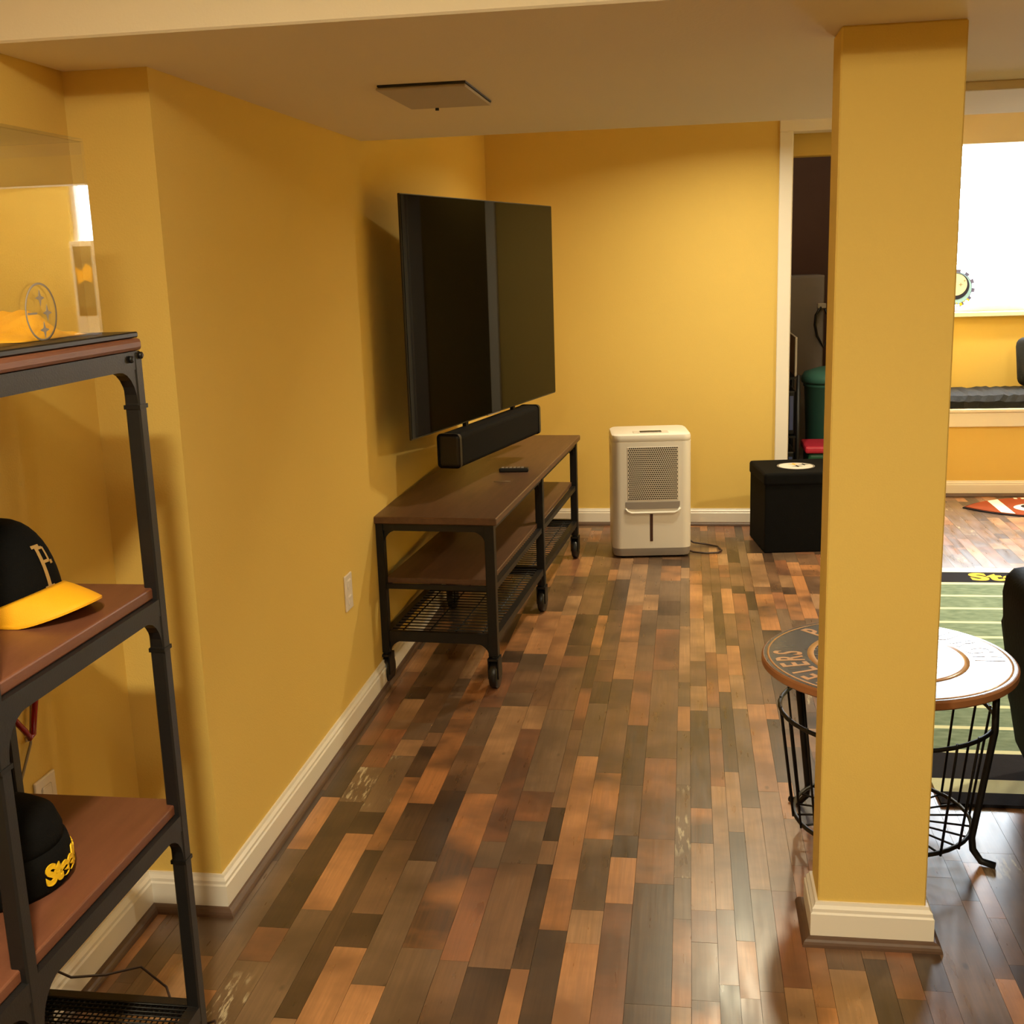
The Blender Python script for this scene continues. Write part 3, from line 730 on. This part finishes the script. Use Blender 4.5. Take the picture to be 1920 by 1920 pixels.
# ------------------------------------------------------------------ shelving unit in the alcove
sh = thing('shelving_unit', 'tall industrial shelving unit with reddish wood shelves and black iron frame in the alcove', 'shelf', (0, 0, 0))
SX0, SX1 = -1.214, -.903        # centre lines of back and front legs
SYS = (.815, 1.305, 1.795)
ZT = (1.345, .925, .525)
LH = .013
for i, z in enumerate(ZT):
    th = .02
    MB().box(SX0-.012, SX1+(.016 if i == 0 else .002), SYS[0]-.012, SYS[2]+.012, z-th, z, bev=.006 if i == 0 else .003, seg=2).build('shelf_board', M_SHELFWOOD, sh)
mb = MB()
for z in [q-.02 for q in ZT]+[.122]:
    for xx in (SX0, SX1): mb.box(xx-.010, xx+.012, SYS[0], SYS[2], z-.030, z-.0005)
    for yy in SYS: mb.box(SX0, SX1, yy-.010, yy+.010, z-.030, z-.0005)
    for yy in SYS:
        for sg_ in (-1, 1):
            if (yy == SYS[0] and sg_ < 0) or (yy == SYS[2] and sg_ > 0): continue
            gusset(mb, (yy+sg_*LH, z-.030), sg_, -1, r=.055 if z > .2 else .03, th=.02, axis='X', d=SX1+.001)
            gusset(mb, (yy+sg_*LH, z-.030), sg_, -1, r=.055 if z > .2 else .03, th=.02, axis='X', d=SX0)
        gusset(mb, (SX1-LH, z-.030), -1, -1, r=.04 if z > .2 else .03, th=.014, axis='Y', d=yy); gusset(mb, (SX0+LH, z-.030), 1, -1, r=.04 if z > .2 else .03, th=.014, axis='Y', d=yy)
mb.build('metal_frame', M_IRON2, sh)
mb = MB()
for yy in SYS:
    for z in ZT[:1]:
        for dz in (.032,): mb.lathe([(.006, 0), (.006, .004), (.003, .006)], (SX1+LH, yy-.03, z-dz), 10, axis='X')
mb.lathe([(.006, 0), (.006, .004), (.003, .006)], (SX1+LH, SYS[2]+.004, ZT[0]-.028), 10, axis='X')
mb.build('rivets', M_IRON, sh)
mb = MB()
k = 0
x_ = SX0+.01
while x_ < SX1-.005: mb.tube([(x_, SYS[0], .119), (x_, SYS[2], .119)], .0016, n=5); x_ += .011
y_ = SYS[0]+.01
while y_ < SYS[2]-.005: mb.tube([(SX0, y_, .1205), (SX1, y_, .1205)], .0016, n=5); y_ += .011
o = mb.build('mesh_shelf', M_IRON, sh); o['kind'] = 'stuff'
for xx in (SX0, SX1):
    for yy in SYS:
        lg = MB().box(xx-LH, xx+LH, yy-LH, yy+LH, .006, ZT[0]-.021, bev=.003).build('leg', M_IRON2, sh)
        MB().lathe([(.016, 0), (.016, .008)], (xx, yy, 0), 14).build('foot_pad', M_PLASTIC, lg)
        for z in ZT: MB().box(xx-LH-.0014, xx+LH+.0014, yy-LH-.0014, yy+LH+.0014, z-.115, z-.108).build('collar', M_IRON, lg)

# display case on the top shelf
dc = thing('display_case', 'clear acrylic display case with etched round emblem on top of the shelving unit', 'case', (0, 0, ZT[0]))
MB().box(-1.205, -.895, 1.20, 1.812, .0005, .010, bev=.002).build('base', M_PLASTIC, dc)
cx0, cx1, cyA, cyB, zc = -1.19, -.932, 1.23, 1.766, .306
MB().box(cx1-.0045, cx1, cyA, cyB, .010, zc).build('front_pane', M_ACRYLIC, dc)
MB().box(cx0, cx0+.0045, cyA, cyB, .010, zc).build('back_pane', M_ACRYLIC, dc)
MB().box(cx0+.0045, cx1-.0045, cyB-.0045, cyB, .010, zc).build('end_pane', M_ACRYLIC, dc)
MB().box(cx0+.0045, cx1-.0045, cyA, cyA+.0045, .010, zc).build('end_pane', M_ACRYLIC, dc)
MB().box(cx0, cx1, cyA, cyB, zc, zc+.0045).build('top_pane', M_ACRYLIC, dc)
cyl, czl, rl = 1.590, .053, .042
mb = MB(); mb.lathe([(rl-.003, 0), (rl, 0), (rl, .0006), (rl-.003, .0006)], (cx1+.0002, cyl, czl), 48, axis='X', capb=False, capt=False)
for (a, b) in ((.0, .020), (.016, -.002), (.004, -.026)): diamond(mb, cyl+a, czl+b, .012, cx1+.0002, axis='X')
mb.box(cx1+.0002, cx1+.0008, cyl-.036, cyl-.012, czl-.003, czl)
mb.build('etched_emblem', M_LTGREY, dc)
mb = MB(); rr = random.Random(3); nx, ny = 22, 12; V = []
for i in range(nx+1):
    row = []
    for j in range(ny+1):
        u, v = i/nx, j/ny; e = min(u, 1-u, v, 1-v)*4
        row.append(mb.bm.verts.new((-1.12+.17*v, 1.56+.19*u, .0105+.001+min(1, e)*(.022+.014*math.sin(9*u+4*v)+rr.uniform(0, .008)))))
    V.append(row)
for i in range(nx):
    for j in range(ny): f = mb.bm.faces.new((V[i][j], V[i+1][j], V[i+1][j+1], V[i][j+1])); f.smooth = True
mb.bm.faces.new([V[i][0] for i in range(nx+1)]+[V[nx][j] for j in range(1, ny+1)]+[V[i][ny] for i in range(nx-1, -1, -1)]+[V[0][j] for j in range(ny-1, 0, -1)])
o = mb.build('gold_cloth', M_GOLD); o.location.z = ZT[0]-.0005
tag(o, 'crumpled gold cloth lying inside the acrylic display case', 'cloth')

# ball cap on the middle shelf
cap = thing('ball_cap', 'black ball cap with a letter P and a gold brim on the middle shelf', 'cap', (-1.083, 1.635, ZT[1]), math.radians(-6))
RX, RY, RZ = .100, .083, .138
mb = MB(); na, nh = 48, 12; V = []
def crown(a, t):
    # t 0 bottom .. 1 top ; taller at the front (+X)
    hz = RZ*(1.0+.0*math.cos(a)); ph = t*PI/2
    r = math.cos(ph)**.72 if t < 1 else 0.0
    seam = 1-.018*(max(0, abs(math.cos(a*3)) - .9)*10)*(1-t)
    lean = .010*math.sin(ph)
    return Vector((RX*r*math.cos(a)*seam-lean*.5, RY*r*math.sin(a)*seam, .014+hz*math.sin(ph)))
for j in range(nh+1):
    V.append([mb.bm.verts.new(crown(2*PI*i/na, j/nh)) for i in range(na)] if j < nh else [mb.bm.verts.new(crown(0, 1))])
for j in range(nh-1):
    for i in range(na): f = mb.bm.faces.new((V[j][i], V[j][(i+1) % na], V[j+1][(i+1) % na], V[j+1][i])); f.smooth = True
for i in range(na): f = mb.bm.faces.new((V[nh-1][i], V[nh-1][(i+1) % na], V[nh][0])); f.smooth = True
mb.build('crown', M_FABRIC, cap)
MB().lathe([(.008, 0), (.007, .004), (.002, .006)], (-.004, 0, .151), 14).build('top_button', M_FABRIC, cap)
mb = MB(); nb, nr_ = 28, 8
def brim(u, v, dz):
    a = (-1+2*u)*math.radians(76); ox = RX*math.cos(a); oy = RY*math.sin(a)
    ext = .070*(math.cos(a*.95)**.6)
    yy = oy*(1+.10*v*math.cos(a)); xx = ox+ext*v
    z = .017 + .030*math.cos(a*1.15)*(1-.45*v) - .016*abs(math.sin(a))**2*v - .008*v*v + dz
    return Vector((xx, yy, max(z, .001+dz)))
for dz in (0, .0035): pass
T = [[mb.bm.verts.new(brim(i/nb, j/nr_, .0035)) for j in range(nr_+1)] for i in range(nb+1)]
B_ = [[mb.bm.verts.new(brim(i/nb, j/nr_, 0)) for j in range(nr_+1)] for i in range(nb+1)]
for i in range(nb):
    for j in range(nr_):
        f = mb.bm.faces.new((T[i][j], T[i+1][j], T[i+1][j+1], T[i][j+1])); f.smooth = True
        f = mb.bm.faces.new((B_[i][j], B_[i][j+1], B_[i+1][j+1], B_[i+1][j])); f.smooth = True
    mb.bm.faces.new((T[i][nr_], T[i+1][nr_], B_[i+1][nr_], B_[i][nr_])); mb.bm.faces.new((T[i][0], B_[i][0], B_[i+1][0], T[i+1][0]))
for i in (0, nb):
    for j in range(nr_): mb.bm.faces.new((T[i][j], T[i][j+1], B_[i][j+1], B_[i][j]))
mb.build('brim', M_GOLD, cap)
def oncrown(p):
    a = p.x/.098; t = .33+(p.y)/.20; t = min(max(t, 0.0), .95)
    q = crown(a, t); n = Vector((q.x/RX**2, q.y/RY**2, (q.z-.014)/RZ**2)).normalized(); return q+n*(.0014+p.z)
mb = MB()
for k_, (m_, off) in enumerate(((M_THREAD, .0042), )):
    # outlined letter: bars forming an old-style P
    bars = [(-.010, .000, -.034, .034), (-.018, .008, .030, .036), (-.018, .008, -.038, -.032), (-.006, .014, .026, .031), (-.006, .014, .002, .007), (.012, .018, .004, .029), (.016, .026, -.002, .004)]
    for (a, b, c_, d_) in bars:
        n_ = 6; mbt = bmesh.new()
        vs = [[mbt.verts.new((a+(b-a)*i/2, c_+(d_-c_)*j/n_, 0)) for j in range(n_+1)] for i in range(3)]
        for i in range(2):
            for j in range(n_): mbt.faces.new((vs[i][j], vs[i+1][j], vs[i+1][j+1], vs[i][j+1]))
        join_bm(mb, mbt, None, oncrown)
mb.build('stitched_letter', M_THREAD, cap)

# knit hat on the lower shelf
kh = thing('knit_hat', 'black knit hat with yellow lettering on its cuff on the lower shelf', 'hat', (-1.058, 1.508, ZT[2]), 0)
KR = .100
def kprof(): return [(KR*.97, .0), (KR*1.03, .010), (KR*1.04, .045), (KR*1.0, .062), (KR*.95, .066)]
mb = MB().lathe(kprof(), (0, 0, 0), 40); o = mb.build('cuff', M_FABRIC, kh)
mb = MB().lathe([(KR*.94, .060), (KR*.95, .080), (KR*.86, .105), (KR*.62, .122), (KR*.3, .130), (KR*.06, .131)], (0, 0, 0), 40); mb.build('crown', M_FABRIC, kh)
mb = MB(); bm2 = text_bm('Steelers', .043, .0012, offset=.0022, spacing=.95)
A0 = math.radians(14)
def oncuff(p): a = A0+p.x/(KR*1.06); r = KR*1.055+p.z; return Vector((r*math.cos(a), r*math.sin(a), .032+p.y))
join_bm(mb, bm2, None, oncuff); mb.build('stitched_lettering', M_YELTHR, kh)

# sign tube and cords in the alcove
ns = thing('wall_sign', 'unlit bent red tube sign hung on the alcove wall behind the shelving unit', 'sign', (XA+.03, 1.842, .672))
MB().tube([(.0, -.05, .07), (.0, -.012, .062), (.0, .030, .052), (.0, .052, .060), (.0, .068, .040), (0, .052, .005), (0, .040, -.028), (0, .030, -.060), (0, .018, -.064), (0, .006, -.045), (0, -.015, -.020), (0, -.03, .0), (0, -.02, .03), (0, -.01, .055)], .0058, n=10).build('red_tube', M_RED, ns)
MB().box(-.028, -.004, -.11, -.02, -.125, -.075, bev=.006, seg=2).build('mounting_block', M_PLASTIC, ns)
MB().tube([(-.022, .062, .16), (-.022, .075, .07), (-.022, .074, .0), (-.022, .052, -.09), (-.022, .0, -.155), (-.022, -.06, -.19)], .0028, n=8).build('sign_cord', M_GREYCORD, ns)
MB().box(-.029, -.022, .048, .056, -.085, -.075).build('cord_clip', M_SWITCH, ns)
ad = thing('power_adapter', 'white plug adapter behind the near leg on the alcove wall', 'adapter', (XA, 1.725, .47))
MB().box(0, .045, -.03, .03, -.035, .035, bev=.005, seg=2).build('body', M_SWITCH, ad)
mb = MB().tube([(-1.212, 1.79, .22), (-1.215, 1.80, .18), (-1.19, 1.86, .11), (-1.16, 1.93, .07), (-1.12, 2.00, .045), (-1.06, 1.985, .012), (-1.0, 1.90, .006), (-.985, 1.845, .006), (-.955, 1.87, .006), (-.92, 1.90, .006), (-.90, 1.86, .006)], .0026, n=8)
tag(mb.build('power_cable', M_CORD), 'thin dark cable trailing over the alcove floor by the baseboard', 'cable')
mb = MB().tube([(-1.213, 1.72, .09), (-1.20, 1.77, .075), (-1.18, 1.80, .05), (-1.165, 1.81, .02), (-1.15, 1.80, .006)], .0026, n=8)
tag(mb.build('power_cable', M_CORD), 'short dark cable end dropping down the alcove baseboard', 'cable')
